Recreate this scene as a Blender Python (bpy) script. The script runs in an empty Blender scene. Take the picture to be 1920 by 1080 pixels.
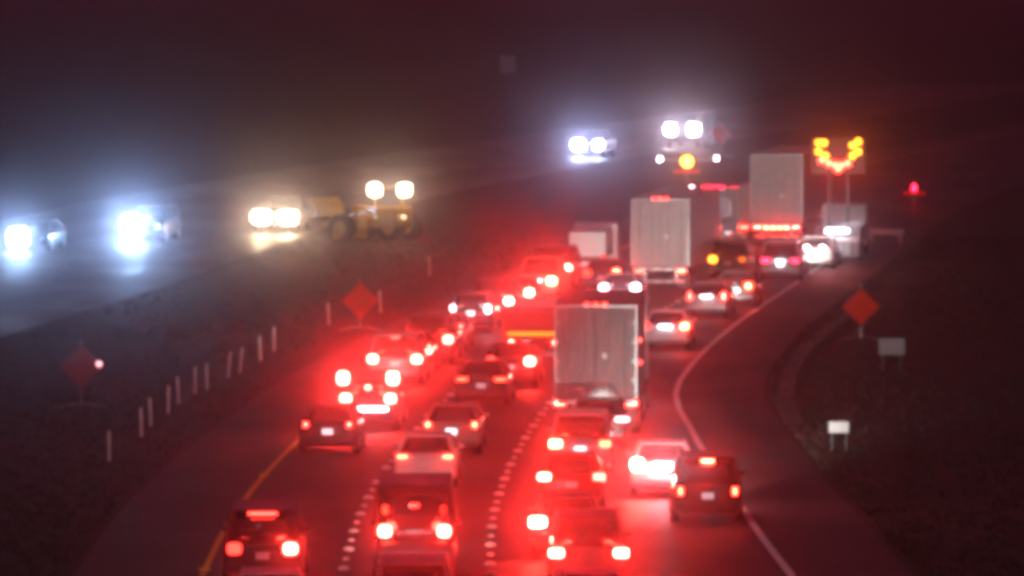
import bpy, bmesh, math, random
from mathutils import Matrix, Vector
random.seed(7)
R = math.radians
scene = bpy.context.scene
COL = scene.collection

# ------------------------------------------------------------ camera, sky, sun, exposure
FPX, CAMH = 13000.0, 15.5
PITCH = math.atan(647 / 13000)
cam_d = bpy.data.cameras.new('camera')
cam = bpy.data.objects.new('camera', cam_d); COL.objects.link(cam)
cam_d.sensor_width = 36; cam_d.lens = FPX / 1920 * 36
cam_d.clip_start = 1; cam_d.clip_end = 6000
cam.location = (0, 0, CAMH); cam.rotation_euler = (math.pi / 2 - PITCH, 0, 0)
cam_d.dof.use_dof = True                      # soft long lens of a road camera, focused too near
cam_d.dof.focus_distance = 135; cam_d.dof.aperture_fstop = 2.8
scene.camera = cam

world = bpy.data.worlds.new('World'); scene.world = world; world.use_nodes = True
wn = world.node_tree.nodes; wl = world.node_tree.links
sky = wn.new('ShaderNodeTexSky'); sky.sky_type = 'NISHITA'; sky.sun_disc = False
sky.sun_elevation = R(-4); sky.sun_rotation = R(200)
bg = wn['Background']; bg.inputs['Strength'].default_value = 0.08
wl.new(sky.outputs[0], bg.inputs['Color'])
maroon_fill = wn.new('ShaderNodeBackground')            # added even maroon fill lifting the dark areas, partly for camera veil
maroon_fill.inputs['Color'].default_value = (1, .12, .25, 1); maroon_fill.inputs['Strength'].default_value = .095
both = wn.new('ShaderNodeAddShader'); wl.new(bg.outputs[0], both.inputs[0]); wl.new(maroon_fill.outputs[0], both.inputs[1])
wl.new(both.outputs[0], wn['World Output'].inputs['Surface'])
fill_sun_d = bpy.data.lights.new('moonlight', 'SUN'); fill_sun_d.energy = 0.3; fill_sun_d.angle = R(0.5)
fill_sun_d.color = (1, .78, .84)  # added dim sun lamp lifting pale paint, tinted red for town glow
fill_sun = bpy.data.objects.new('moonlight', fill_sun_d); COL.objects.link(fill_sun)
fill_sun.rotation_euler = (R(50), 0, R(-20))

vs = scene.view_settings
scene.display_settings.display_device = 'sRGB'
vs.view_transform = 'Standard'; vs.look = 'None'; vs.gamma = 1; vs.use_curve_mapping = False; vs.exposure = 0
cy = scene.cycles
cy.pixel_filter_type = 'BLACKMAN_HARRIS'; cy.filter_width = 5
cy.max_bounces = 5; cy.diffuse_bounces = 2; cy.glossy_bounces = 2; cy.transmission_bounces = 2
cy.volume_bounces = 1; cy.caustics_reflective = False; cy.caustics_refractive = False
cy.sample_clamp_indirect = 4; cy.use_denoising = True
cy.use_light_tree = True

# ------------------------------------------------------------ terrain and picture -> place
def tz(x, y):
    t = max(0.0, min(1.0, (y - 300) / 90)); return 1.2 * t * t * (3 - 2 * t)

def at(px, py, h=0.0):
    """the point of the place, h metres above the ground, seen at that spot of the photograph"""
    dx = (px - 960) / FPX; dv = -(py - 540) / FPX
    d = (dx, math.cos(PITCH) + dv * math.sin(PITCH), -math.sin(PITCH) + dv * math.cos(PITCH))
    z = 0.0
    for _ in range(40):
        t = (CAMH - h - z) / -d[2]; X, Y = d[0] * t, d[1] * t; z = .5 * z + .5 * tz(X, Y)
    return X, Y, z

def interp(kn, v):
    if v <= kn[0][0]: return kn[0][1]
    for (a, b), (c, d) in zip(kn, kn[1:]):
        if v <= c: return b + (d - b) * (v - a) / (c - a)
    return kn[-1][1]

SLOPE = [(60, 0), (120, -.004), (170, -.004), (180, .002), (195, .025), (215, .046), (235, .058), (260, .085), (290, .112),
         (320, .13), (400, .165), (500, .2), (900, .22)]
_tab = {}
def _build():
    x = -0.55; y = 180.0; _tab[180] = x
    while y < 1900: x += interp(SLOPE, y + .5); y += 1; _tab[int(y)] = x
    x = -0.55; y = 180.0
    while y > 20: x -= interp(SLOPE, y - .5); y -= 1; _tab[int(y)] = x
_build()
def line2(y):
    i = int(math.floor(y)); i = max(21, min(1898, i)); f = y - i
    return _tab[i] * (1 - f) + _tab[i + 1] * f
def heading(y): return -math.atan(interp(SLOPE, y))       # rotation about z of something driving away
EDGE = [(60, 7.6), (170, 7.38), (188, 6.85), (208, 5.85), (216, 5.35), (222, 5.0), (230, 4.45), (238, 4.05), (245, 3.9), (260, 3.85), (2000, 3.9)]
def edge(y): return line2(y) + interp(EDGE, y)

# ------------------------------------------------------------ materials
MAT = {}
def pmat(name, col, rough=.5, metal=0.0, noise=.0, scale=8.0, coat=0.0, bump=0.0):
    if name in MAT: return MAT[name]
    m = bpy.data.materials.new(name); m.use_nodes = True; n = m.node_tree.nodes; l = m.node_tree.links
    b = n['Principled BSDF']; b.inputs['Base Color'].default_value = (*col, 1)
    b.inputs['Roughness'].default_value = rough; b.inputs['Metallic'].default_value = metal
    b.inputs['Coat Weight'].default_value = coat
    if noise or bump:
        tc = n.new('ShaderNodeTexCoord'); t = n.new('ShaderNodeTexNoise'); t.inputs['Scale'].default_value = scale
        t.inputs['Detail'].default_value = 5
        l.new(tc.outputs['Object'], t.inputs['Vector'])
        if noise:
            r = n.new('ShaderNodeValToRGB')
            r.color_ramp.elements[0].position = .3; r.color_ramp.elements[1].position = .7
            r.color_ramp.elements[0].color = (*[c * (1 - noise) for c in col], 1)
            r.color_ramp.elements[1].color = (*[min(1, c * (1 + noise)) for c in col], 1)
            l.new(t.outputs['Fac'], r.inputs['Fac']); l.new(r.outputs['Color'], b.inputs['Base Color'])
        if bump:
            bp = n.new('ShaderNodeBump'); bp.inputs['Strength'].default_value = bump; bp.inputs['Distance'].default_value = .02
            l.new(t.outputs['Fac'], bp.inputs['Height']); l.new(bp.outputs['Normal'], b.inputs['Normal'])
    MAT[name] = m; return m

LCOL = {'red': (1, .027, .018), 'deep': (1, .012, .04), 'amber': (1, .26, .01), 'warm': (1, .78, .46), 'cool': (.4, .66, 1),
        'blue': (.55, .68, 1), 'white': (.95, .9, 1), 'pink': (1, .45, .5), 'orange': (1, .03, .014)}
GAIN = {'red': .43, 'deep': .5, 'orange': .5, 'pink': .5, 'amber': .1, 'warm': .045, 'cool': .05, 'blue': .04, 'white': 1}
def emat(col, s):
    s = s * GAIN[col]
    key = 'lit_%s_%g' % (col, s)
    if key in MAT: return MAT[key]
    m = bpy.data.materials.new(key); m.use_nodes = True; b = m.node_tree.nodes['Principled BSDF']
    c = LCOL[col]
    b.inputs['Base Color'].default_value = (c[0] * .4, c[1] * .4, c[2] * .4, 1); b.inputs['Roughness'].default_value = .25
    b.inputs['Emission Color'].default_value = (*c, 1); b.inputs['Emission Strength'].default_value = s
    MAT[key] = m; return m

def wet_asphalt(name, lo, hi):
    m = bpy.data.materials.new(name); m.use_nodes = True; n = m.node_tree.nodes; l = m.node_tree.links
    b = n['Principled BSDF']; tc = n.new('ShaderNodeTexCoord')
    mp = n.new('ShaderNodeMapping'); mp.inputs['Scale'].default_value = (1, .25, 1); l.new(tc.outputs['Object'], mp.inputs[0])
    big = n.new('ShaderNodeTexNoise'); big.inputs['Scale'].default_value = .35; big.inputs['Detail'].default_value = 6
    l.new(mp.outputs[0], big.inputs['Vector'])
    fine = n.new('ShaderNodeTexNoise'); fine.inputs['Scale'].default_value = 60; l.new(tc.outputs['Object'], fine.inputs['Vector'])
    r = n.new('ShaderNodeValToRGB'); r.color_ramp.elements[0].color = (.022, .022, .024, 1); r.color_ramp.elements[1].color = (.085, .082, .08, 1)
    l.new(big.outputs['Fac'], r.inputs[0]); l.new(r.outputs[0], b.inputs['Base Color'])
    mr = n.new('ShaderNodeMapRange'); mr.inputs[1].default_value = .35; mr.inputs[2].default_value = .65
    mr.inputs[3].default_value = lo; mr.inputs[4].default_value = hi
    l.new(big.outputs['Fac'], mr.inputs[0]); l.new(mr.outputs[0], b.inputs['Roughness'])
    bp = n.new('ShaderNodeBump'); bp.inputs['Strength'].default_value = .35; bp.inputs['Distance'].default_value = .01
    l.new(fine.outputs['Fac'], bp.inputs['Height']); l.new(bp.outputs[0], b.inputs['Normal'])
    return m
M_ROAD = wet_asphalt('damp_asphalt', .5, .75)
M_WET = wet_asphalt('wet_asphalt', .4, .66)
M_GRASS = pmat('roadside_grass', (.045, .036, .028), .9, noise=.5, scale=1.5, bump=.8)
M_SHOULDER = pmat('shoulder_asphalt', (.05, .05, .052), .6, noise=.3, scale=2, bump=.3)
M_WHITE = pmat('white_road_paint', (.8, .8, .8), .5, noise=.12, scale=3)
M_YELLOW = pmat('yellow_road_paint', (.8, .45, .03), .5, noise=.12, scale=3)
M_GLASS = pmat('dark_window_glass', (.012, .013, .015), .08, coat=.5)
M_TYRE = pmat('tyre_rubber', (.02, .02, .02), .8, noise=.2, scale=20)
M_RIM = pmat('alloy_rim', (.4, .4, .42), .35, .8)
M_BLACK = pmat('black_plastic', (.03, .03, .03), .5, noise=.2)
M_CHROME = pmat('bright_bumper', (.6, .6, .62), .25, .7)
M_PLATE = pmat('licence_plate_white', (.85, .85, .85), .4, noise=.05)
M_TRAILER = pmat('trailer_door_grey', (.42, .41, .39), .45, noise=.14, scale=2.2)
M_TRAILER2 = pmat('trailer_door_dull', (.19, .18, .18), .5, noise=.2, scale=1.6)
M_STEEL = pmat('galvanised_steel', (.42, .43, .44), .4, .7, noise=.1)
M_ORANGE = pmat('orange_sign_sheet', (.85, .06, .006), .9, noise=.05)
M_ORANGE.node_tree.nodes['Principled BSDF'].inputs['Specular IOR Level'].default_value = .05
M_GREY = pmat('grey_sheet_metal', (.3, .3, .31), .5, noise=.1)
M_CREAM = pmat('white_marker_plastic', (.82, .82, .8), .35)
M_CONC = pmat('concrete', (.11, .105, .1), .8, noise=.2, scale=3)
M_REDTAPE = pmat('red_reflective_tape', (.6, .02, .015), .35)
M_DARKLAMP = pmat('unlit_red_lens', (.25, .01, .01), .2, coat=.5)
PAINT = {'black': (.015, .015, .017), 'charcoal': (.05, .052, .055), 'silver': (.42, .43, .44), 'white': (.78, .78, .76),
         'red': (.3, .015, .012), 'blue': (.03, .06, .16), 'beige': (.4, .35, .27), 'yellow': (.5, .3, .03), 'green': (.03, .09, .05),
         'orange': (.75, .2, .02), 'grey': (.16, .165, .17)}
def paint(c): return pmat('car_paint_' + c, PAINT[c], .3, .15 if c in ('silver', 'charcoal', 'grey') else 0, noise=.04, scale=3, coat=.6)

# ------------------------------------------------------------ mesh helpers
def mesh_of(name, bm, smooth=False):
    me = bpy.data.meshes.new(name); bmesh.ops.recalc_face_normals(bm, faces=bm.faces); bm.to_mesh(me); bm.free()
    if smooth:
        for p in me.polygons: p.use_smooth = True
    return me
CACHE = {}
def link(name, me, mat, parent=None, loc=None, rot=None):
    """one object; meshes may be shared, so the material sits on the object"""
    o = bpy.data.objects.new(name, me); COL.objects.link(o)
    if not me.materials: me.materials.append(None)
    o.material_slots[0].link = 'OBJECT'; o.material_slots[0].material = mat
    if parent is not None: o.parent = parent
    if loc is not None: o.location = loc
    if rot is not None: o.rotation_euler = rot
    return o
def box_me(w, d, h, bev=.0):
    """box centred on x and y and z"""
    key = ('box', round(w, 4), round(d, 4), round(h, 4), bev)
    if key not in CACHE:
        bm = bmesh.new(); bmesh.ops.create_cube(bm, size=1, matrix=Matrix.Diagonal((w, d, h, 1)))
        if bev: bmesh.ops.bevel(bm, geom=bm.edges[:], offset=bev, segments=2, affect='EDGES', profile=.6)
        CACHE[key] = mesh_of('box', bm)
    return CACHE[key]
def cyl_me(r, h, seg=20, axis='z', r2=None):
    key = ('cyl', r, h, seg, axis, r2)
    if key not in CACHE:
        bm = bmesh.new(); m = Matrix.Identity(4)
        if axis == 'x': m = Matrix.Rotation(math.pi / 2, 4, 'Y')
        if axis == 'y': m = Matrix.Rotation(math.pi / 2, 4, 'X')
        bmesh.ops.create_cone(bm, cap_ends=True, segments=seg, radius1=r, radius2=r if r2 is None else r2, depth=h, matrix=m)
        CACHE[key] = mesh_of('cylinder', bm)
    return CACHE[key]
def ring(y, w, z0, z1, tw=None, n=5, k=.35):
    """closed cross-section across x with rounded corners; tw is the half width at the top"""
    tw = w if tw is None else tw; h = z1 - z0; r = k * min(w, h); pts = []
    def arc(cx, cz, a0, a1):
        for i in range(n):
            a = a0 + (a1 - a0) * i / (n - 1); pts.append((cx + r * math.cos(a), y, cz + r * math.sin(a)))
    arc(w - r * .6 - .4 * r, z0 + r, -math.pi / 2, 0); arc(tw - r, z1 - r, 0, math.pi / 2)
    arc(-tw + r, z1 - r, math.pi / 2, math.pi); arc(-w + r, z0 + r, math.pi, 1.5 * math.pi)
    return pts
def loft_me(key, stations, k=.35):
    if key in CACHE: return CACHE[key]
    bm = bmesh.new(); prev = None
    for s in stations:
        vs_ = [bm.verts.new(p) for p in ring(*s, k=k)] if len(s) <= 5 else None
        if prev:
            n = len(vs_)
            for i in range(n): bm.faces.new((prev[i], prev[(i + 1) % n], vs_[(i + 1) % n], vs_[i]))
        else: bm.faces.new(vs_[::-1])
        prev = vs_
    bm.faces.new(prev)
    CACHE[key] = mesh_of(str(key), bm, True); return CACHE[key]
def prism_me(key, prof, hw, bev=.02):
    """side outline (y,z) given a width"""
    if key in CACHE: return CACHE[key]
    bm = bmesh.new(); a = [bm.verts.new((-hw, y, z)) for y, z in prof]; b = [bm.verts.new((hw, y, z)) for y, z in prof]
    n = len(prof); bm.faces.new(a); bm.faces.new(b[::-1])
    for i in range(n): bm.faces.new((a[i], b[i], b[(i + 1) % n], a[(i + 1) % n]))
    bmesh.ops.recalc_face_normals(bm, faces=bm.faces)
    if bev: bmesh.ops.bevel(bm, geom=bm.edges[:], offset=bev, segments=2, affect='EDGES')
    CACHE[key] = mesh_of(str(key), bm); return CACHE[key]
def lens_me(w, d, h):
    """a lamp lens: outline between an oval and a rounded box, slightly domed"""
    key = ('lens', w, d, h)
    if key not in CACHE:
        bm = bmesh.new(); N = 20; e = .62 if max(w, h) / min(w, h) < 1.6 else .4; rings = []
        for yy, k in ((d / 2, 1.0), (-d / 4, 1.0), (-d / 2, .86)):
            rg = []
            for i in range(N):
                a = 2 * math.pi * i / N; c, q = math.cos(a), math.sin(a)
                rg.append(bm.verts.new((math.copysign(abs(c) ** e, c) * w / 2 * k, yy, math.copysign(abs(q) ** e, q) * h / 2 * k)))
            rings.append(rg)
        for p, q in zip(rings, rings[1:]):
            for i in range(N): bm.faces.new((p[i], p[(i + 1) % N], q[(i + 1) % N], q[i]))
        bm.faces.new(rings[0][::-1]); bm.faces.new(rings[-1])
        CACHE[key] = mesh_of('lens', bm)
    return CACHE[key]
def tag(o, label, cat, group=None, kind=None):
    o['label'] = label; o['category'] = cat
    if group: o['group'] = group
    if kind: o['kind'] = kind
    return o
def empty(name, loc, rz=0.0):
    o = bpy.data.objects.new(name, None); COL.objects.link(o); o.empty_display_size = .2
    o.location = loc; o.rotation_euler = (0, 0, rz); return o

# ------------------------------------------------------------ the setting
def strip(name, left, right, y0, y1, step, dz, mat, kind='structure', parent=None, xseg=1):
    bm = bmesh.new(); rows = []; y = y0
    while True:
        a, b = left(y), right(y)
        rows.append([bm.verts.new((a + (b - a) * i / xseg, y, tz(0, y) + dz)) for i in range(xseg + 1)])
        if y >= y1: break
        y = min(y + step, y1)
    for p, q in zip(rows, rows[1:]):
        for i in range(xseg): bm.faces.new((p[i], p[i + 1], q[i + 1], q[i]))
    me = mesh_of(name, bm); o = link(name, me, mat, parent)
    if kind: o['kind'] = kind
    return o
def ground_sheet():
    bm = bmesh.new(); ys = [-300, -50, 50, 120, 160] + list(range(180, 400, 5)) + [420, 460, 520, 600, 800, 1200, 2400]
    xs = [-1200, -500, -200, -100] + list(range(-60, 81, 10)) + [120, 220, 500, 1200]
    rows = [[bm.verts.new((x, y, tz(x, y))) for x in xs] for y in ys]
    for p, q in zip(rows, rows[1:]):
        for i in range(len(xs) - 1): bm.faces.new((p[i], p[i + 1], q[i + 1], q[i]))
    o = link('ground', mesh_of('ground', bm), M_GRASS); o['kind'] = 'structure'; return o
ground_sheet()
road = strip('road', lambda y: line2(y) - 10.2, lambda y: edge(y) + 3.0, 60, 700, 3, .012, M_ROAD, xseg=4)
onroad = strip('oncoming_road', lambda y: line2(y) - 42.5, lambda y: line2(y) - 24.4, 60, 700, 3, .012, M_WET, xseg=4)
def painted(name, off, w, y0, y1, mat, dz=.016, par=None, step=2):
    return strip(name, lambda y: off(y) - w / 2, lambda y: off(y) + w / 2, y0, y1, step, dz, mat, None, par)
painted('yellow_edge_line', lambda y: line2(y) - 7.05, .16, 60, 600, M_YELLOW, par=road)
painted('white_edge_line', edge, .2, 60, 330, M_WHITE, par=road)

# faint concrete gutter curving up the right-hand verge
def gutter():
    pts = [at(1620, 575), at(1560, 615), at(1510, 655), at(1480, 700), at(1472, 750), at(1490, 800)]
    bm = bmesh.new(); prev = None
    for i, p in enumerate(pts):
        q = pts[min(i + 1, len(pts) - 1)]; o_ = pts[max(i - 1, 0)]
        t = Vector((q[0] - o_[0], q[1] - o_[1], 0)).normalized(); nrm = Vector((-t.y, t.x, 0)) * .3
        c = Vector((p[0], p[1], p[2]))
        cur = [bm.verts.new(c - nrm + Vector((0, 0, .0))), bm.verts.new(c - nrm + Vector((0, 0, .07))), bm.verts.new(c + nrm + Vector((0, 0, .07))), bm.verts.new(c + nrm)]
        if prev:
            for k in range(3): bm.faces.new((prev[k], prev[k + 1], cur[k + 1], cur[k]))
        prev = cur
    o = link('concrete_kerb', mesh_of('concrete_kerb', bm), M_CONC); o['kind'] = 'structure'
gutter()

# grass on the median and the right-hand verge
def grass():
    vs_, fs = [], []; rg = random.Random(3)
    for _ in range(15000):
        y = 158 + 190 * rg.random() ** 1.2
        if rg.random() < .55: a, b = max(-.085 * y - 2, line2(y) - 24), line2(y) - 10.4
        else: a, b = edge(y) + 3.2, min(edge(y) + 22, .078 * y + 3)
        if b <= a: continue
        x = rg.uniform(a, b)
        if x > 0 and rg.random() < .2: x = edge(y) + 3.2 + abs(rg.gauss(0, .5))
        z = tz(x, y); n = len(vs_); hgt = rg.uniform(.06, .26)
        for k in range(3):
            t = rg.uniform(0, 6.28); c_, s_ = math.cos(t), math.sin(t); w = rg.uniform(.015, .04); lx, ly = rg.uniform(-.12, .12), rg.uniform(-.1, .1)
            ox, oy = rg.uniform(-.1, .1), rg.uniform(-.1, .1)
            vs_ += [(x + ox - c_ * w, y + oy - s_ * w, z), (x + ox + c_ * w, y + oy + s_ * w, z), (x + ox + lx, y + oy + ly, z + hgt * rg.uniform(.6, 1))]
            fs.append((n + 3 * k, n + 3 * k + 1, n + 3 * k + 2))
    me = bpy.data.meshes.new('grass'); me.from_pydata(vs_, [], fs)
    o = link('grass', me, pmat('grass_blades', (.045, .034, .028), .8, noise=.5, scale=.6)); o['kind'] = 'stuff'
grass()

# lane reflectors and short dashes, each a part of the road
bm = bmesh.new(); bmesh.ops.create_icosphere(bm, subdivisions=2, radius=1, matrix=Matrix.Diagonal((.1, .1, .05, 1)))
REFL = mesh_of('reflector', bm, True)
DASH = box_me(.1, .5, .008)
for k, off in enumerate((-3.62, 0.0)):
    y = 160.0 + 1.3 * k; i = 0
    while y < 330:
        x = line2(y) + off
        big = (i % 2 == 0)
        o = link('reflector', REFL, M_CREAM, road, (x, y, tz(0, y) + .03)); s = 1.55 if big else 1.0; o.scale = (s, s, s)
        y += 2.75; i += 1
for px, py in ((437, 965), (558, 820), (392, 1070), (497, 893)):
    p = at(px, py); link('yellow_reflector', REFL, M_YELLOW, road, (line2(p[1]) - 7.05, p[1], tz(0, p[1]) + .03)).scale = (1.7, 1.7, 1.3)

# ------------------------------------------------------------ vehicles
def wheel_set(root, L, hw, rad=.33, front=.85, rear=.95, wid=.22, axles=None):
    for y in (axles or (rear, L - front)):
        for s in (-1, 1):
            w = link('wheel', cyl_me(rad, wid, 20, 'x'), M_TYRE, root, (s * (hw - wid / 2 + .015), y, rad + .0))
            link('rim', cyl_me(rad * .62, wid + .02, 14, 'x'), M_RIM, w)
def tail(root, x, h, w, hh, col, s, y=-.012, name='tail_lamp', d=.05):
    o = link(name, lens_me(w, d, hh), emat(col, s) if s else M_DARKLAMP, root, (x, y, h)); return o

SPEC = {  # L, half width, cabin (base y0,y1, roof y0,y1, base z, roof z, base hw, roof hw), deck z
 'sedan': (4.7, .9, (.75, 3.55, 1.35, 2.75, .97, 1.44, .80, .60)),
 'hatchback': (4.2, .87, (.08, 3.15, .45, 2.35, .95, 1.5, .78, .60)),
 'suv': (4.75, .95, (.06, 3.6, .35, 2.85, 1.08, 1.76, .86, .70)),
 'minivan': (5.0, .98, (.05, 4.1, .25, 3.2, 1.05, 1.85, .90, .74)),
 'van': (5.4, 1.0, (.03, 4.9, .08, 4.0, 1.15, 2.45, .96, .86)),
 'pickup': (5.6, .98, (2.0, 4.2, 2.2, 3.5, 1.12, 1.82, .86, .70)),
}
def beam(root, L, power, aim=(0, 0), h=.75, size=50, x=0):
    d = bpy.data.lights.new('headlight_beam', 'SPOT'); d.energy = power; d.spot_size = R(size); d.spot_blend = 1; d.shadow_soft_size = .15  # extra spot on chosen cars, added and aimed to brighten signs and trailers
    d.color = (1, .93, .86)
    o = bpy.data.objects.new('headlight_beam', d); COL.objects.link(o); o.parent = root; o.location = (x, L + .12, h)
    o.rotation_euler = (R(90 + aim[1]), 0, R(-aim[0])); return o
def make_car(kind, col, loc, rz, tl=(40, 40), lh=.95, lcol='red', sep=None, lw=.34, lhh=.28, head=(60, 60), hcol='white', third=0,
             thirdw=.3, plate=1, plate_lit=0, glowbar=0, hsize=((.3, .15), (.3, .15))):
    L, hw, cb = SPEC[kind]; root = empty(kind if kind != 'suv' else 'sport_utility_vehicle', loc, rz)
    P = paint(col); deck = cb[4] + .04
    rearz = deck if kind != 'hatchback' else cb[4]
    if kind == 'pickup':
        # cab section and open bed built as separate panels
        link('body', loft_me('pk_body', [(1.95, hw - .03, .35, 1.12), (2.1, hw, .32, 1.16), (4.1, hw, .32, 1.14), (5.2, hw - .03, .34, 1.05), (5.55, hw - .12, .4, .95), (5.6, hw - .2, .5, .85)], k=.22), P, root)
        link('bed_floor', box_me(1.7, 1.9, .06), P, root, (0, 1.0, .72))
        for s in (-1, 1): link('bed_side', box_me(.1, 1.9, .6, .02), P, root, (s * (hw - .06), 1.0, .82))
        link('tailgate', box_me(1.5, .07, .52, .015), P, root, (0, .04, .86))
        link('underbody', box_me(1.5, 2.0, .25), M_BLACK, root, (0, 1.0, .5))
    else:
        link('body', loft_me('b_' + kind, [(0, hw - .16, .42, rearz - .12), (.04, hw - .07, .34, rearz - .05), (.3, hw - .01, .25, rearz), (1.2, hw, .22, deck),
              (L - 1.4, hw, .22, deck - .01), (L - .55, hw - .04, .24, deck - .14), (L - .12, hw - .1, .3, deck - .24), (L, hw - .22, .4, deck - .32)], k=.3), P, root)
    y0, y1, r0, r1, zb, zr, bw, rw = cb
    key = 'g_' + kind
    if key not in CACHE:
        bm = bmesh.new()
        a = [bm.verts.new(p) for p in ((-bw, y0, zb - .03), (bw, y0, zb - .03), (bw, y1, zb - .03), (-bw, y1, zb - .03))]
        b = [bm.verts.new(p) for p in ((-rw, r0, zr - .03), (rw, r0, zr - .03), (rw, r1, zr - .03), (-rw, r1, zr - .03))]
        bm.faces.new(a[::-1]); bm.faces.new(b)
        for i in range(4): bm.faces.new((a[i], a[(i + 1) % 4], b[(i + 1) % 4], b[i]))
        bmesh.ops.bevel(bm, geom=[e for e in bm.edges], offset=.06, segments=3, affect='EDGES')
        CACHE[key] = mesh_of(key, bm, True)
    link('window_glass', CACHE[key], M_GLASS, root)
    link('roof', box_me(rw * 2 + .04, r1 - r0 + .06, .06, .025), P, root, (0, (r0 + r1) / 2, zr))
    # pillars from roof corners to the belt line
    for (ax, ay, bx, by) in ((-bw, y0, -rw, r0), (bw, y0, rw, r0), (bw, y1, rw, r1), (-bw, y1, -rw, r1)):
        v0 = Vector((ax * 1.0, ay, zb)); v1 = Vector((bx * 1.0, by, zr)); d = v1 - v0
        o = link('pillar', box_me(.08, .08, round(d.length, 2)), P, root, (v0 + v1) / 2)
        o.rotation_mode = 'QUATERNION'; o.rotation_quaternion = d.to_track_quat('Z', 'Y')
    sx = sep / 2 if sep else hw - .2
    tail(root, -sx, lh, lw, lhh, lcol, tl[0]); tail(root, sx, lh, lw, lhh, lcol, tl[1])
    if third: tail(root, 0, zr - .07 if kind not in ('sedan',) else deck + .06, thirdw, .05, lcol, third, y=(r0 - .05 if kind != 'sedan' else .55), name='high_brake_lamp')
    link('rear_bumper', box_me(hw * 2 - .16, .12, .2, .04), P if kind not in ('pickup',) else M_CHROME, root, (0, -.03, .5))
    if plate:
        link('licence_plate', box_me(.32, .012, .17, .0), emat('white', plate_lit) if plate_lit else M_PLATE, root, (0, -.05, .78 if kind != 'sedan' else .74))  # headlight shine put into the plate as a glow of its own
    if glowbar:  # added glow strip brightening the rear, in place of following headlights
        link('plate_lamp', lens_me(.5, .04, .05), emat('white', glowbar), root, (0, -.1, .95))
    for i, s in enumerate((-1, 1)):
        link('headlight', lens_me(hsize[i][0], .06, hsize[i][1]), emat(hcol, head[i] * (.3 if hcol == 'white' else 1)), root, (s * (hw - .3), L + .0, .68 if kind in ('sedan', 'hatchback') else .82))
        link('door_mirror', box_me(.16, .1, .12, .03), P, root, (s * (hw + .03), y1 - .55, zb + .08))
    link('grille', box_me(.8, .05, .16, .02), M_BLACK, root, (0, L + .0, .55))
    wheel_set(root, L, hw, .33 if kind in ('sedan', 'hatchback') else .37)
    return root

def make_semi(loc, rz, rear_mat, tl=(60, 60), top=(20, 20, 20), lcol='red', toph=4.1, box_len=14.6, head=80, lamps_h=1.05, sx=1.05, reflect=True, latch=True, name='semi_truck', cabcol='white'):
    root = empty(name, loc, rz); W = 2.6; z0 = 1.2; h = toph - z0; L = box_len
    link('trailer_box', box_me(W, L - .1, h, .03), rear_mat, root, (0, L / 2 + .05, z0 + h / 2))
    for s in (-1, 1):
        dr = link('rear_door', box_me(W / 2 - .08, .05, h - .16, .012), rear_mat, root, (s * (W / 4 - .015), -.012, z0 + h / 2))
        for q in (-.28, .28):
            link('lock_rod', cyl_me(.022, h - .2, 8), M_STEEL, dr, (q, -.05, 0))
        for q in (-.9, -.3, .3, .9): link('hinge', box_me(.12, .03, .06), M_STEEL, dr, (s * (W / 4 - .1), -.045, q))
        link('door_frame_post', box_me(.07, .07, h, .01), M_STEEL, root, (s * (W / 2 - .03), -.02, z0 + h / 2))
        tail(root, s * sx, lamps_h, .34, .14, lcol, tl[0 if s < 0 else 1])
        link('mud_flap', box_me(.6, .02, .6), M_BLACK, root, (s * .95, .6, .55))
    link('header_rail', box_me(W - .14, .07, .1, .01), M_STEEL, root, (0, -.02, toph - .05))
    link('rear_sill', box_me(W - .2, .12, .16, .02), M_STEEL, root, (0, -.02, z0 - .1))
    for x, s in zip((-.28, 0, .28), top): tail(root, x, toph + .02, .12, .07, 'red', s, y=-.07, name='marker_lamp', d=.04)
    link('underride_guard', box_me(2.2, .1, .12, .02), M_PLATE if reflect else M_STEEL, root, (0, 0, .55))
    for i in range(8): link('reflective_tape', box_me(.26, .012, .07), M_PLATE if i % 2 else M_REDTAPE, root, (-1.05 + .3 * i, -.09, z0 - .1)); link('reflective_tape', box_me(.24, .012, .06), M_PLATE if i % 2 else M_REDTAPE, root, (-.98 + .28 * i, -.06, .55))
    for s in (-1, 1): link('guard_post', box_me(.09, .08, .5), M_STEEL, root, (s * .7, .04, .82))
    if latch: link('door_latch', cyl_me(.1, .03, 14, 'y'), M_PLATE, root, (.28, -.08, z0 + 1.35))
    link('chassis', box_me(1.0, L - 1, .22, .02), M_BLACK, root, (0, L / 2, z0 - .14))
    hw = 1.27
    wheel_set(root, L, hw, .5, wid=.32, axles=(1.6, 2.9, L - 1.6, L - .3 + .0, L + 3.6))
    # tractor
    link('cab', prism_me('cab_' + cabcol, [(L + .6, .9), (L + .6, 3.5), (L + 1.2, 3.75), (L + 2.3, 3.0), (L + 2.7, 2.1), (L + 4.4, 1.7), (L + 4.6, .7), (L + 3.0, .6)] if box_len > 5 else [], 1.15, .05), paint(cabcol), root)
    link('windscreen', box_me(1.9, .05, .75, .02), M_GLASS, root, (0, L + 2.56, 2.55), (R(24), 0, 0))
    link('grille', box_me(1.3, .06, .9, .02), M_CHROME, root, (0, L + 4.54, 1.2), (R(-10), 0, 0))
    link('fifth_wheel_frame', box_me(.9, 3.2, .2), M_BLACK, root, (0, L - .6, .85))
    for s in (-1, 1): link('headlight', lens_me(.3, .08, .2), emat('white', head), root, (s * .9, L + 4.6, 1.0))
    return root

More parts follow.
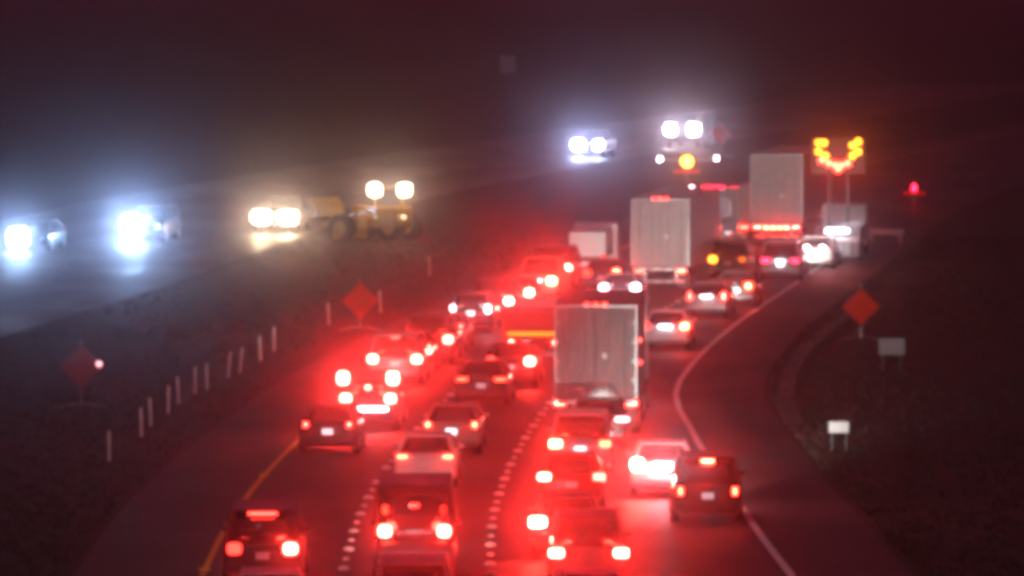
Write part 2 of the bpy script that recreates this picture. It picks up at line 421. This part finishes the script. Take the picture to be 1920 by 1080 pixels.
def make_box_truck(loc, rz, boxcol, top=3.4, tl=(40, 40), extra=(), head=(60, 60), hcol='white', W=2.3, BL=5.0, sx=.9, lh=1.0, cabcol='white', headh=.95, name='box_truck', rear=None, plate=True, hw_=.26, hh_=.2):
    root = empty(name, loc, rz); z0 = .95; h = top - z0; bm_ = rear or paint(boxcol)
    link('cargo_box', box_me(W, BL, h, .04), bm_, root, (0, BL / 2, z0 + h / 2))
    n = 8 if name == 'box_truck' else 0
    if n:
        dr = link('roll_up_door', box_me(W - .3, .02, h - .3, .005), bm_, root, (0, -.008, z0 + h / 2))
        for i in range(6): link('door_slat', box_me(W - .34, .02, (h - .3) / 6 - .03, .006), bm_, dr, (0, -.015, -(h - .3) / 2 + (i + .5) * (h - .3) / 6))
    link('chassis', box_me(.9, BL + 1.2, .22), M_BLACK, root, (0, BL / 2 + .6, z0 - .14))
    link('rear_bumper', box_me(W - .1, .16, .18, .03), M_CHROME, root, (0, -.1, .6))
    for s in (-1, 1):
        tail(root, s * sx, lh, .2, .16, 'red', tl[0 if s < 0 else 1], y=-.04)
        link('headlight', lens_me(hw_, .06, hh_), emat(hcol, head[0 if s < 0 else 1]), root, (s * .82, BL + 1.98, headh))
        link('door_mirror', box_me(.1, .12, .35, .02), M_BLACK, root, (s * (W / 2 + .12), BL + .9, 1.9))
    link('cab', prism_me('btcab_%s_%g' % (cabcol, BL), [(BL + .1, .5), (BL + .1, 2.35), (BL + .9, 2.4), (BL + 1.35, 1.55), (BL + 1.9, 1.25), (BL + 1.96, .45)], 1.0, .06), paint(cabcol), root)
    link('windscreen', box_me(1.7, .05, .8, .02), M_GLASS, root, (0, BL + 1.16, 1.98), (R(28), 0, 0))
    link('grille', box_me(1.0, .06, .4, .02), M_BLACK, root, (0, BL + 1.96, .9))
    if plate: link('licence_plate', box_me(.32, .015, .17), M_PLATE, root, (0, -.19, .62))
    for (x, z, w_, h_, c, s, nm) in extra: tail(root, x, z, w_, h_, c, s, y=-.07, name=nm)
    wheel_set(root, BL + 2, W / 2, .42, wid=.3, axles=(1.1, BL + 1.1))
    return root

QG = 'vehicles queuing away from the camera'
def put(px, py, h=.95):
    x, y, z = at(px, py, h); return (x, y, z + .014), heading(y)
def car(px, py, kind, col, label, cat, h=.95, yaw=0, bm_=None, **kw):
    loc, rz = put(px, py, h); o = make_car(kind, col, loc, rz + yaw, lh=h, **kw)
    if bm_: beam(o, SPEC[kind][0], *bm_)
    tag(o, label, cat, QG); return o

# lane 1, nearest the yellow line
car(492, 1030, 'minivan', 'black', 'black minivan at the lower left with one strong red lamp beside the yellow line', 'van', tl=(20, 420), third=60, thirdw=.7, sep=1.35)
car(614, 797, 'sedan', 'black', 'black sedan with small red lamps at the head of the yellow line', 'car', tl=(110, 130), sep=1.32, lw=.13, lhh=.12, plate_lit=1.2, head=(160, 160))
loc, rz = put(690, 748, 1.05)
o = make_car('suv', 'black', loc, rz, tl=(650, 650), lh=1.05, sep=1.42, third=0, plate=0, head=(60, 60))
link('lamp_rack', box_me(1.8, .1, .08, .02), M_BLACK, o, (0, .06, 1.74))
for s in (-1, 1):
    link('rack_post', box_me(.06, .06, .75), M_BLACK, o, (s * .86, .04, 1.4)); tail(o, s * .79, 1.7, .36, .4, 'red', 900, y=-.03, name='upper_lamp')
tail(o, 0, 1.4, .2, .15, 'red', 260, y=0, name='centre_lamp'); tail(o, .05, .72, 1.2, .12, 'white', 14, y=-.12, name='lit_step_bar')  # bumper strip given its own glow for the headlights falling on it
beam(o, 4.75, 9000, (-4.5, .6), 1.0, 18, -.85)
tag(o, 'black SUV with four huge red rear lamps and a glowing pale bumper', 'car', QG)
car(740, 674, 'suv', 'grey', 'grey SUV directly ahead of the four-lamped SUV, strong red lamps', 'car', tl=(700, 700), third=40, sep=1.55)
car(759, 656, 'sedan', 'black', 'black sedan nearly touching the grey SUV ahead of the four-lamped SUV', 'car', tl=(650, 750), third=400, thirdw=.2, sep=1.6)
car(802, 637, 'suv', 'charcoal', 'charcoal SUV second ahead of the black sedan in the yellow-line lane', 'car', tl=(260, 420), sep=1.5)
car(828, 617, 'sedan', 'silver', 'silver sedan with one weak and one bright lamp, next beyond the charcoal SUV', 'car', tl=(15, 220), lw=.14, sep=1.4, plate_lit=.6)
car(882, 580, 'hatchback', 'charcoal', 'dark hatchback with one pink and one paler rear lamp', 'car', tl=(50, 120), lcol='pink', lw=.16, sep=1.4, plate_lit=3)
car(923, 565, 'suv', 'blue', 'blue SUV with bright lamps halfway along the yellow-line lane', 'car', tl=(200, 1200), sep=1.35)
car(963, 549, 'sedan', 'red', 'red sedan whose lamps merge into one white-hot patch', 'car', tl=(1600, 1600), sep=1.3, glowbar=20)
car(1005, 527, 'pickup', 'beige', 'beige pickup with yellowish burning lamps', 'pickup', tl=(500, 1800), lcol='orange', sep=1.35, glowbar=14)
car(1033, 503, 'minivan', 'charcoal', 'dark minivan with the highest pair of bright lamps in its lane', 'van', tl=(1000, 900), sep=1.5)
loc, rz = put(1101, 480, 1.0)
o = make_box_truck(loc, rz, 'white', top=2.1, W=1.7, BL=3.2, tl=(3, 3), sx=.75)
tag(o, 'small white box truck with a brightly lit rear, left of the middle trailer', 'truck', QG)
# lane 2

loc, rz = put(777, 997, 1.38)
o = make_car('van', 'black', loc, rz, tl=(650, 650), lh=1.38, sep=1.42, lw=.3, lhh=.28, third=0, plate=0, head=(100, 100))
for s in (-1, 1):
    tail(o, s * .73, .78, .14, .13, 'pink', 120, name='low_lamp'); tail(o, s * .7, 1.9, .14, .2, 'orange', 12 if s < 0 else 4, y=.0, name='upper_lamp')
tail(o, 0, 2.0, .22, .07, 'red', 30, y=.0, name='high_brake_lamp')
link('pale_bumper', box_me(1.72, .1, .42, .04), M_PLATE, o, (0, -.12, .5)); link('plate_lamp', lens_me(.9, .04, .05), emat('white', 9), o, (0, -.2, .8))  # added glow strip brightens the pale bumper
beam(o, 5.4, 1200, (0, -6)); tag(o, 'dark van in the middle lane with round red lamps above a pale pink bumper', 'van', QG)
car(797, 857, 'sedan', 'white', 'white sedan with orange lamps just ahead of the dark middle-lane van', 'car', tl=(120, 120), lcol='orange', lw=.3, lhh=.1, sep=1.3, head=(100, 100))
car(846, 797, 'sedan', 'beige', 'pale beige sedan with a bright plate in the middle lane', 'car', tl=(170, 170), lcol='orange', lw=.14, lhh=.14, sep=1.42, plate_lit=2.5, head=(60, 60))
car(902, 712, 'sedan', 'charcoal', 'dark sedan with two dim wide orange lamps', 'car', tl=(45, 45), lcol='orange', lw=.36, lhh=.09, sep=1.28, plate_lit=.3, head=(60, 60))
car(957, 678, 'sedan', 'black', 'black sedan half hidden by the left side of the nearest trailer', 'car', tl=(40, 900), sep=1.35, head=(60, 60), plate_lit=.5)
loc, rz = put(1000, 643, 1.0)
o = make_box_truck(loc, rz, 'red', top=2.1, W=2.2, BL=4.0, tl=(500, 300), sx=.8, lh=1.0, extra=((0, 1.32, 1.95, .14, 'amber', 22, 'amber_light_bar'),))
tag(o, 'low red truck with a long amber light bar left of the nearest trailer', 'truck', QG)
loc, rz = put(1238, 507, 1.05)
o = make_semi(loc, rz, M_TRAILER, tl=(260, 480), lcol='orange', sx=.95, top=(40, 90, 60), toph=4.2, reflect=True)
tag(o, 'middle semi-trailer with a pale grey back and orange lamps', 'truck', 'semi-trailers seen from behind')
car(1128, 512, 'sedan', 'charcoal', 'dark sedan just left of the middle trailer with one yellowish lamp', 'car', bm_=(1500, (-8, 2)), tl=(15, 380), lcol='orange', sep=1.3)
car(1162, 540, 'hatchback', 'silver', 'silver hatchback with three small pale lights under the middle trailer', 'car', bm_=(1100, (8, 12)), tl=(60, 110), lcol='pink', sep=1.35, plate_lit=4)
# lane 3
car(1104, 1038, 'suv', 'charcoal', 'charcoal SUV with two big red lamps at the bottom edge', 'car', tl=(900, 900), sep=1.55, lhh=.2, plate=0, head=(25, 25))
car(1064, 980, 'sedan', 'black', 'black sedan with a burning left lamp just ahead of the charcoal SUV', 'car', tl=(1500, 40), lcol='red', lw=.42, lhh=.26, sep=1.5, head=(70, 70))
car(1072, 895, 'sedan', 'red', 'dark red sedan with a burning left lamp and faint right one', 'car', tl=(650, 130), sep=1.5, lhh=.2)
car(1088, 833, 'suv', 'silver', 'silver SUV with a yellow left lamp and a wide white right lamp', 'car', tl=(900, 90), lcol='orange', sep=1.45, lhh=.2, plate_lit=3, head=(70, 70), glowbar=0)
car(1120, 787, 'sedan', 'black', 'black sedan tucked directly behind the nearest trailer', 'car', bm_=(380, (0, 16)), tl=(8, 25), lcol='pink', sep=1.5, lw=.4, lhh=.12, head=(60, 25))
loc, rz = put(1117, 757, 1.05)
o = make_semi(loc, rz, M_TRAILER2, tl=(300, 260), sx=1.12, top=(45, 45, 60), toph=4.15, box_len=9.5)
tag(o, 'nearest semi-trailer with dull reddish back doors and two low lamps', 'truck', 'semi-trailers seen from behind')
for q, hh in ((2.4, 2.9), (2.4, 2.2)):
    link('side_marker_lamp', lens_me(.05, .12, .1), emat('red', 70), o, (1.33, q, hh))
car(1248, 612, 'sedan', 'white', 'white sedan with an orange right lamp beside the nearest trailer', 'car', bm_=(1500, (0, 0)), tl=(6, 220), lcol='orange', sep=1.45, glowbar=24)
car(1325, 556, 'sedan', 'silver', 'silver sedan with a pale square rear between two small red lamps', 'car', bm_=(1500, (0, 0)), tl=(110, 200), sep=1.4, lw=.14, glowbar=16)
car(1380, 537, 'hatchback', 'charcoal', 'dark hatchback with an orange right lamp beside the edge line', 'car', tl=(60, 170), lcol='orange', sep=1.05, lw=.3, plate_lit=3)
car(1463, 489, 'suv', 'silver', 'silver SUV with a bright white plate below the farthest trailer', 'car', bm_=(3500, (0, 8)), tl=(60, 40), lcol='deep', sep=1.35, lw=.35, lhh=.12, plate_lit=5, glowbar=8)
car(1364, 487, 'suv', 'black', 'black SUV with an amber left signal, right of the middle trailer', 'car', tl=(150, 10), lcol='amber', sep=1.35)
loc, rz = put(1456, 425, 1.05)
o = make_semi(loc, rz, M_TRAILER, tl=(900, 900), sx=.95, top=(0, 0, 0), toph=4.6)
tag(o, 'farthest semi-trailer, its brake lamps flooding the foot of its grey back', 'truck', 'semi-trailers seen from behind')
for x in (-.5, -.17, .17, .5): link('centre_lamp', lens_me(.2, .04, .1), emat('orange', 500), o, (x, -.09, .98))
car(1528, 467, 'sedan', 'white', 'white car with small pink lamps left of the lit white truck rear', 'car', tl=(60, 130), lcol='pink', sep=.75, lw=.2)
loc, rz = put(1336, 440, 1.0)
o = make_box_truck(loc, rz, 'grey', top=3.3, W=2.5, BL=6, tl=(2, 2), extra=((-1.0, 3.3, .18, .1, 'pink', 40, 'roof_marker'), (.05, 3.3, 1.1, .08, 'deep', 30, 'roof_marker'), (1.05, 3.3, .5, .08, 'deep', 5, 'roof_marker'), (.45, 2.3, .9, 1.0, 'white', .06, 'pale_panel')))  # rear panel given a faint glow of its own, no lamp
tag(o, 'grey box truck with a red strip of roof lamps between two trailers', 'truck', QG)
# merging lane on the right
car(1242, 872, 'sedan', 'white', 'white sedan with a glaring white rear in the merging lane', 'car', bm_=(9000, (5, -1.2), .7, 40), tl=(3000, 60), sep=1.4, lhh=.34, glowbar=260, head=(60, 60))
car(1327, 922, 'suv', 'black', 'black SUV straddling the white edge line, small orange lamps and high brake lamp', 'car', h=.9, bm_=(12000, (6.3, .5), .9, 22), tl=(110, 110), lcol='orange', lw=.12, lhh=.2, sep=1.45, third=420, thirdw=.34, plate_lit=.4, head=(150, 150))
# a few more of the queue just behind the bottom edge, whose headlights light those in view
for px, py, k, c, lab in ((500, 1130, 'sedan', 'silver', 'silver sedan following the black minivan, just below the picture'), (775, 1130, 'suv', 'grey', 'grey SUV following the dark middle-lane van, just below the picture'),
                          (1112, 1130, 'sedan', 'blue', 'blue sedan following the charcoal SUV, just below the picture')):
    car(px, py, k, c, lab, 'car', tl=(80, 80), head=(60, 60))

# oncoming side
OG = 'oncoming vehicles with headlights on'
def onc_pose(px, py, h, L):
    x, y, z = at(px, py, h); hd = heading(y) + math.pi; d = Vector((-math.sin(hd), math.cos(hd), 0))
    p = Vector((x, y, z + .014)) - d * L; return p, hd
def onc_car(px, py, kind, col, label, cat, head, hcol, h=.82, hsize=((.3, .2), (.3, .2))):  # oversized lenses, the glare put into the lamp shape
    L = SPEC[kind][0]; p, hd = onc_pose(px, py, h, L)
    o = make_car(kind, col, p, hd, tl=(0, 0), head=head, hcol=hcol, hsize=hsize); tag(o, label, cat, OG); return o
onc_car(57, 441, 'sedan', 'black', 'oncoming car with one cool white glare at the left edge', 'car', (12, 2600), 'cool', hsize=((.2, .2), (1.0, .9)))
onc_car(272, 425, 'suv', 'charcoal', 'oncoming SUV with the largest cool white glare and one dim lamp', 'car', (60, 3500), 'cool', hsize=((.3, .3), (1.05, 1.1)))
def onc_truck(px, py, box, label, head, hcol, h=.95, top=3.6, **kw):
    p, hd = onc_pose(px, py, h, 5.0 + 1.98); o = make_box_truck(p, hd, box, top=top, head=head, hcol=hcol, tl=(0, 0), headh=h, **kw); tag(o, label, 'truck', OG); return o
onc_car(515, 405, 'pickup', 'black', 'oncoming dark pickup with a wide warm white band of headlights', 'pickup', (1800, 1800), 'warm', h=.9, hsize=((.95, .62), (.95, .62)))
onc_car(1103, 270, 'pickup', 'black', 'oncoming dark pickup with two bluish headlights', 'pickup', (2500, 3600), 'blue', h=.9, hsize=((.6, .55), (.8, .6)))
onc_truck(1279, 243, 'black', 'oncoming dark truck with the farthest pair of white headlights', (70, 70), 'white', h=1.3, top=2.4, hh_=.75, hw_=.75, cabcol='black')
def loader():
    x, y, z = at(731, 355, 2.6); root = empty('wheel_loader', (x, y, z), 0); Y = paint('yellow'); P_ = M_BLACK
    rz = R(58)                      # stands askew: its nose points to the left of the road
    body = link('engine_body', box_me(1.7, 2.6, 1.1, .15), Y, root, (-.4, .3, 1.25), (0, 0, rz))
    link('front_frame', box_me(1.1, 1.7, .7, .1), Y, root, (-2.0, -.2, 1.0), (0, 0, rz))
    for q in (-.35, .35): link('lift_arm', box_me(.16, 2.4, .22, .03), Y, root, (-2.3 + q * .3, -.3 + q, 1.15), (R(-16), 0, rz))
    link('bucket', prism_me('bucket', [(0, 0), (.9, .05), (1.05, .3), (.25, .35), (.1, 1.0), (-.05, 1.0), (-.15, .3)], 1.25, .02), Y, root, (-3.0, -.4, 1.25), (R(-18), 0, rz))
    link('counterweight', box_me(1.7, .6, .5, .08), Y, root, (-2.0, -.7, .42), (0, 0, R(8)))
    link('cab', box_me(1.35, 1.2, 1.0, .08), M_GLASS, root, (-.05, .1, 2.1)); link('cab_roof', box_me(1.6, 1.4, .1, .03), Y, root, (-.05, .1, 2.72))
    for s in (-1, 1):
        for t in (-1, 1): link('cab_post', box_me(.07, .07, 1.0), Y, root, (-.05 + s * .66, .1 + t * .58, 2.15))
        link('work_lamp', lens_me(.6, .12, .58), emat('warm', 1200), root, (s * .74, -.62, 2.6))
        link('low_lamp', lens_me(.2, .06, .14), emat('warm', 90 if s > 0 else 14), root, (s * .7, -.9, 1.25))
        for (wx, wy) in ((-1.9, -.1), (.5, .7)):
            c = Vector((wx, wy, .7)) + Matrix.Rotation(rz, 3, 'Z') @ Vector((s * .85, 0, 0))
            w = link('wheel', cyl_me(.7, .5, 24, 'x'), M_TYRE, root, c, (0, 0, rz)); link('rim', cyl_me(.36, .54, 16, 'x'), Y, w)
    tag(root, 'yellow wheel loader with two square warm work lamps on its roof', 'construction machine')
loader()

# ------------------------------------------------------------ work-zone signs, posts, lamps
def diamond(px, py, h, face, label, tilt=0.0, size=1.08, turn=0.0, lamp=None):
    x, y, z = at(px, py, h); r = empty('work_zone_sign', (x, y, z), turn)
    d = size / math.sqrt(2) * 1.0
    p = link('sign_panel', box_me(size, .012, size, 0), face, r, (0, 0, h), (0, R(45) + tilt, 0))
    bm = box_me(size - .08, .004, .02)
    for a in range(4):
        v = Vector((0, -.009, size / 2 - .04)); v.rotate(Matrix.Rotation(R(90 * a), 3, 'Y'))
        link('border_stripe', bm, M_BLACK, p, v, (0, R(90 * a), 0))
    link('mast', box_me(.04, .04, h + .9), M_STEEL, r, (0, .04, (h + .9) / 2))
    for s in (-1, 1):
        for t in (-1, 1): link('stand_leg', box_me(.9, .04, .03), M_STEEL, r, (s * .42, .04 + t * .3, .08), (0, R(8) * s, R(28) * s * t))
    if lamp: link('warning_lamp', cyl_me(.1, .08, 16, 'y'), emat('pink', lamp), r, (.6, -.06, h + .1))
    return r
tag(diamond(675, 563, 1.2, M_ORANGE, '', turn=R(3)), 'glowing orange diamond sign in the grass median', 'sign', 'orange diamond work signs')
tag(diamond(152, 688, 1.35, pmat('faded_sign_back', (.3, .04, .03), .6, noise=.3), '', turn=R(12), lamp=5), 'dim grey-red diamond sign with a pink lamp at far left', 'sign', 'orange diamond work signs')
tag(diamond(1614, 575, 1.3, M_ORANGE, '', turn=R(-4)), 'orange diamond sign on the dark right-hand verge', 'sign', 'orange diamond work signs')
tag(diamond(1352, 252, 1.5, M_ORANGE, '', turn=R(-4)), 'small dim orange diamond sign right of the farthest headlights', 'sign', 'orange diamond work signs')

def board(px, py, h, w, hh, mat, name, label, cat, posts=2, top=None, turn=0):
    x, y, z = at(px, py, h); r = empty(name, (x, y, z), turn)
    link('panel', box_me(w, .03, hh, .01), mat, r, (0, 0, h))
    for s in ((-1, 1) if posts == 2 else (0,)): link('post', box_me(.06, .06, h + hh * .45), M_BLACK, r, (s * w * .35, .05, (h + hh * .45) / 2))
    tag(r, label, cat); return r
board(1573, 801, .75, .62, .34, M_PLATE, 'marker_board', 'small bright white board on the right verge', 'sign', turn=R(-8))
board(1672, 650, .9, .95, .6, M_GREY, 'roadside_sign', 'dim grey rectangular sign back on the far right verge', 'sign')
board(953, 120, 5.0, 1.15, 1.3, M_GREY, 'tall_roadside_sign', 'faint pale square sign high in the dark above the traffic', 'sign', posts=1)
x, y, z = at(1714, 352, 1.0); r = empty('barricade_light', (x, y, z)); link('post', box_me(.08, .08, 1.0), M_STEEL, r, (0, 0, .5))
link('rail', box_me(1.2, .04, .2), M_ORANGE, r, (0, .07, .7)); link('lamp', lens_me(.16, .1, .34), emat('deep', 60), r, (0, -.06, 1.0))
tag(r, 'barricade post with a small red light in the dark at far right', 'warning light')
x, y, z = at(1633, 436, .5); r = empty('guard_rail', (x, y, z), R(-20))
link('rail', box_me(3.4, .06, .28, .02), M_STEEL, r, (0, 0, .55))
for q in (-1.5, 0, 1.5): link('post', box_me(.12, .12, .7), M_STEEL, r, (q, .1, .35))
tag(r, 'short steel guard rail faintly lit beyond the right shoulder', 'guard rail')

posts = [(265, 822), (282, 802), (316, 778), (334, 760), (366, 741), (388, 733), (430, 710), (452, 702), (488, 678), (514, 660), (616, 612), (205, 868), (713, 588), (805, 520)]
PM = cyl_me(.042, .95, 10); PB = box_me(.09, .012, .3)
where = ['nearest clearly visible one at the lower left', 'close right of the nearest clear one', 'third up from the clear nearest one', 'fourth up the row, slightly dimmer', 'fifth up the row, left neighbour of the brightest',
         'the brightest of the row', 'leaning one just above the brightest', 'faint one right of the leaning one', 'tall pale one with gaps on both sides', 'faint one above the tall pale one',
         'standing alone left of the orange diamond sign', 'almost unlit one lowest in the median', 'just right of the orange diamond sign', 'tiny one farthest up the median']
for (px, py), wh in zip(posts, where):
    x, y, z = at(px, py); r = empty('delineator_post', (x, y, z))
    lean = R(random.uniform(-3, 3)) if 'leaning' not in wh else R(6)
    t = link('tube', PM, M_CREAM, r, (0, 0, .49), (0, lean, 0)); link('base', box_me(.22, .22, .05, .01), M_BLACK, r, (0, 0, .025))
    link('reflector', PB, M_PLATE, t, (0, -.052, .28))
    tag(r, 'white median marker post, ' + wh, 'post', 'white marker posts in the median')

# attenuator truck with its arrow board
loc, rz = put(1570, 470, .5)
r = empty('arrow_board_truck', loc, rz)
link('cab', prism_me('ab_cab', [(3.6, .6), (3.6, 2.5), (4.6, 2.6), (5.2, 1.6), (6.2, 1.35), (6.3, .5)], 1.05, .06), paint('white'), r)
link('flat_bed', box_me(2.2, 3.6, .2, .03), paint('white'), r, (0, 1.8, 1.0))
for s in (-1, 1):
    link('bed_rail', box_me(.06, 3.4, .5, .01), M_STEEL, r, (s * 1.05, 1.8, 1.35))
    link('board_mast', box_me(.1, .1, 3.2), M_BLACK, r, (s * .45, .6, 2.7))
    tail(r, s * .85, .8, .2, .16, 'red', 25)
cushion = link('crash_cushion', box_me(2.2, .9, .75, .05), M_CREAM, r, (0, -.55, .6))
for q in (-.8, -.4, 0, .4, .8): link('cushion_rib', box_me(.08, .04, .6), M_GREY, cushion, (q, -.47, 0))
link('work_lamp', lens_me(1.1, .1, .22), emat('white', 24), r, (0, -.15, 1.45), (R(-70), 0, 0))
bd = link('arrow_board', box_me(2.6, .1, 1.7, .02), M_BLACK, r, (0, .5, 5.0))
AL = cyl_me(.15, .06, 16, 'y')
for bx, bz in ((-.95, .62), (-.68, .62), (-.95, .2), (-.62, 0.0), (-.78, -.2), (-.45, -.35), (-.15, -.45), (.15, -.45), (.45, -.35), (.68, 0.0), (.95, .2), (.68, .5), (.95, .68), (0, -.62)):
    link('amber_lamp', AL, emat(*(('amber', 140) if bz > -.1 else ('orange', 100))), bd, (bx, -.08, bz))
wheel_set(r, 6, 1.1, .42, wid=.28, axles=(1.0, 5.3))
tag(r, 'white work truck on the right shoulder carrying a lit amber arrow board', 'truck')
# amber beacon under the farthest headlights
x, y, z = at(1288, 303, 1.4); r = empty('barricade_light', (x, y, z)); link('post', box_me(.08, .08, 1.3), M_STEEL, r, (0, 0, .65))
link('lamp', cyl_me(.3, .12, 20, 'y'), emat('amber', 500), r, (0, -.06, 1.4)); link('rail', box_me(1.6, .05, .22), M_ORANGE, r, (0, .08, .8))
link('small_lamp', cyl_me(.12, .08, 14, 'y'), emat('white', 25), r, (-1.6, -.02, 1.55)); link('small_lamp', cyl_me(.12, .08, 14, 'y'), emat('white', 18), r, (1.75, -.02, 1.6))
link('light_bar', box_me(3.6, .06, .08), M_STEEL, r, (0.1, .05, 1.5))
tag(r, 'amber warning beacon just below the farthest white headlights', 'warning light')

# ------------------------------------------------------------ rainy air
HAZE = .0008
bm = bmesh.new(); bmesh.ops.create_cube(bm, size=1, matrix=Matrix.Translation((0, 1050, 9)) @ Matrix.Diagonal((2500, 2800, 20, 1)))
me = mesh_of('haze', bm); m = bpy.data.materials.new('rainy_air'); m.use_nodes = True; nt = m.node_tree
for n_ in list(nt.nodes):
    if n_.type != 'OUTPUT_MATERIAL': nt.nodes.remove(n_)
pv = nt.nodes.new('ShaderNodeVolumePrincipled'); pv.inputs['Color'].default_value = (.92, .84, 1, 1)
pv.inputs['Density'].default_value = HAZE; pv.inputs['Anisotropy'].default_value = .993
nt.links.new(pv.outputs[0], [n_ for n_ in nt.nodes if n_.type == 'OUTPUT_MATERIAL'][0].inputs['Volume'])
hz = link('haze', me, m); hz['kind'] = 'stuff'
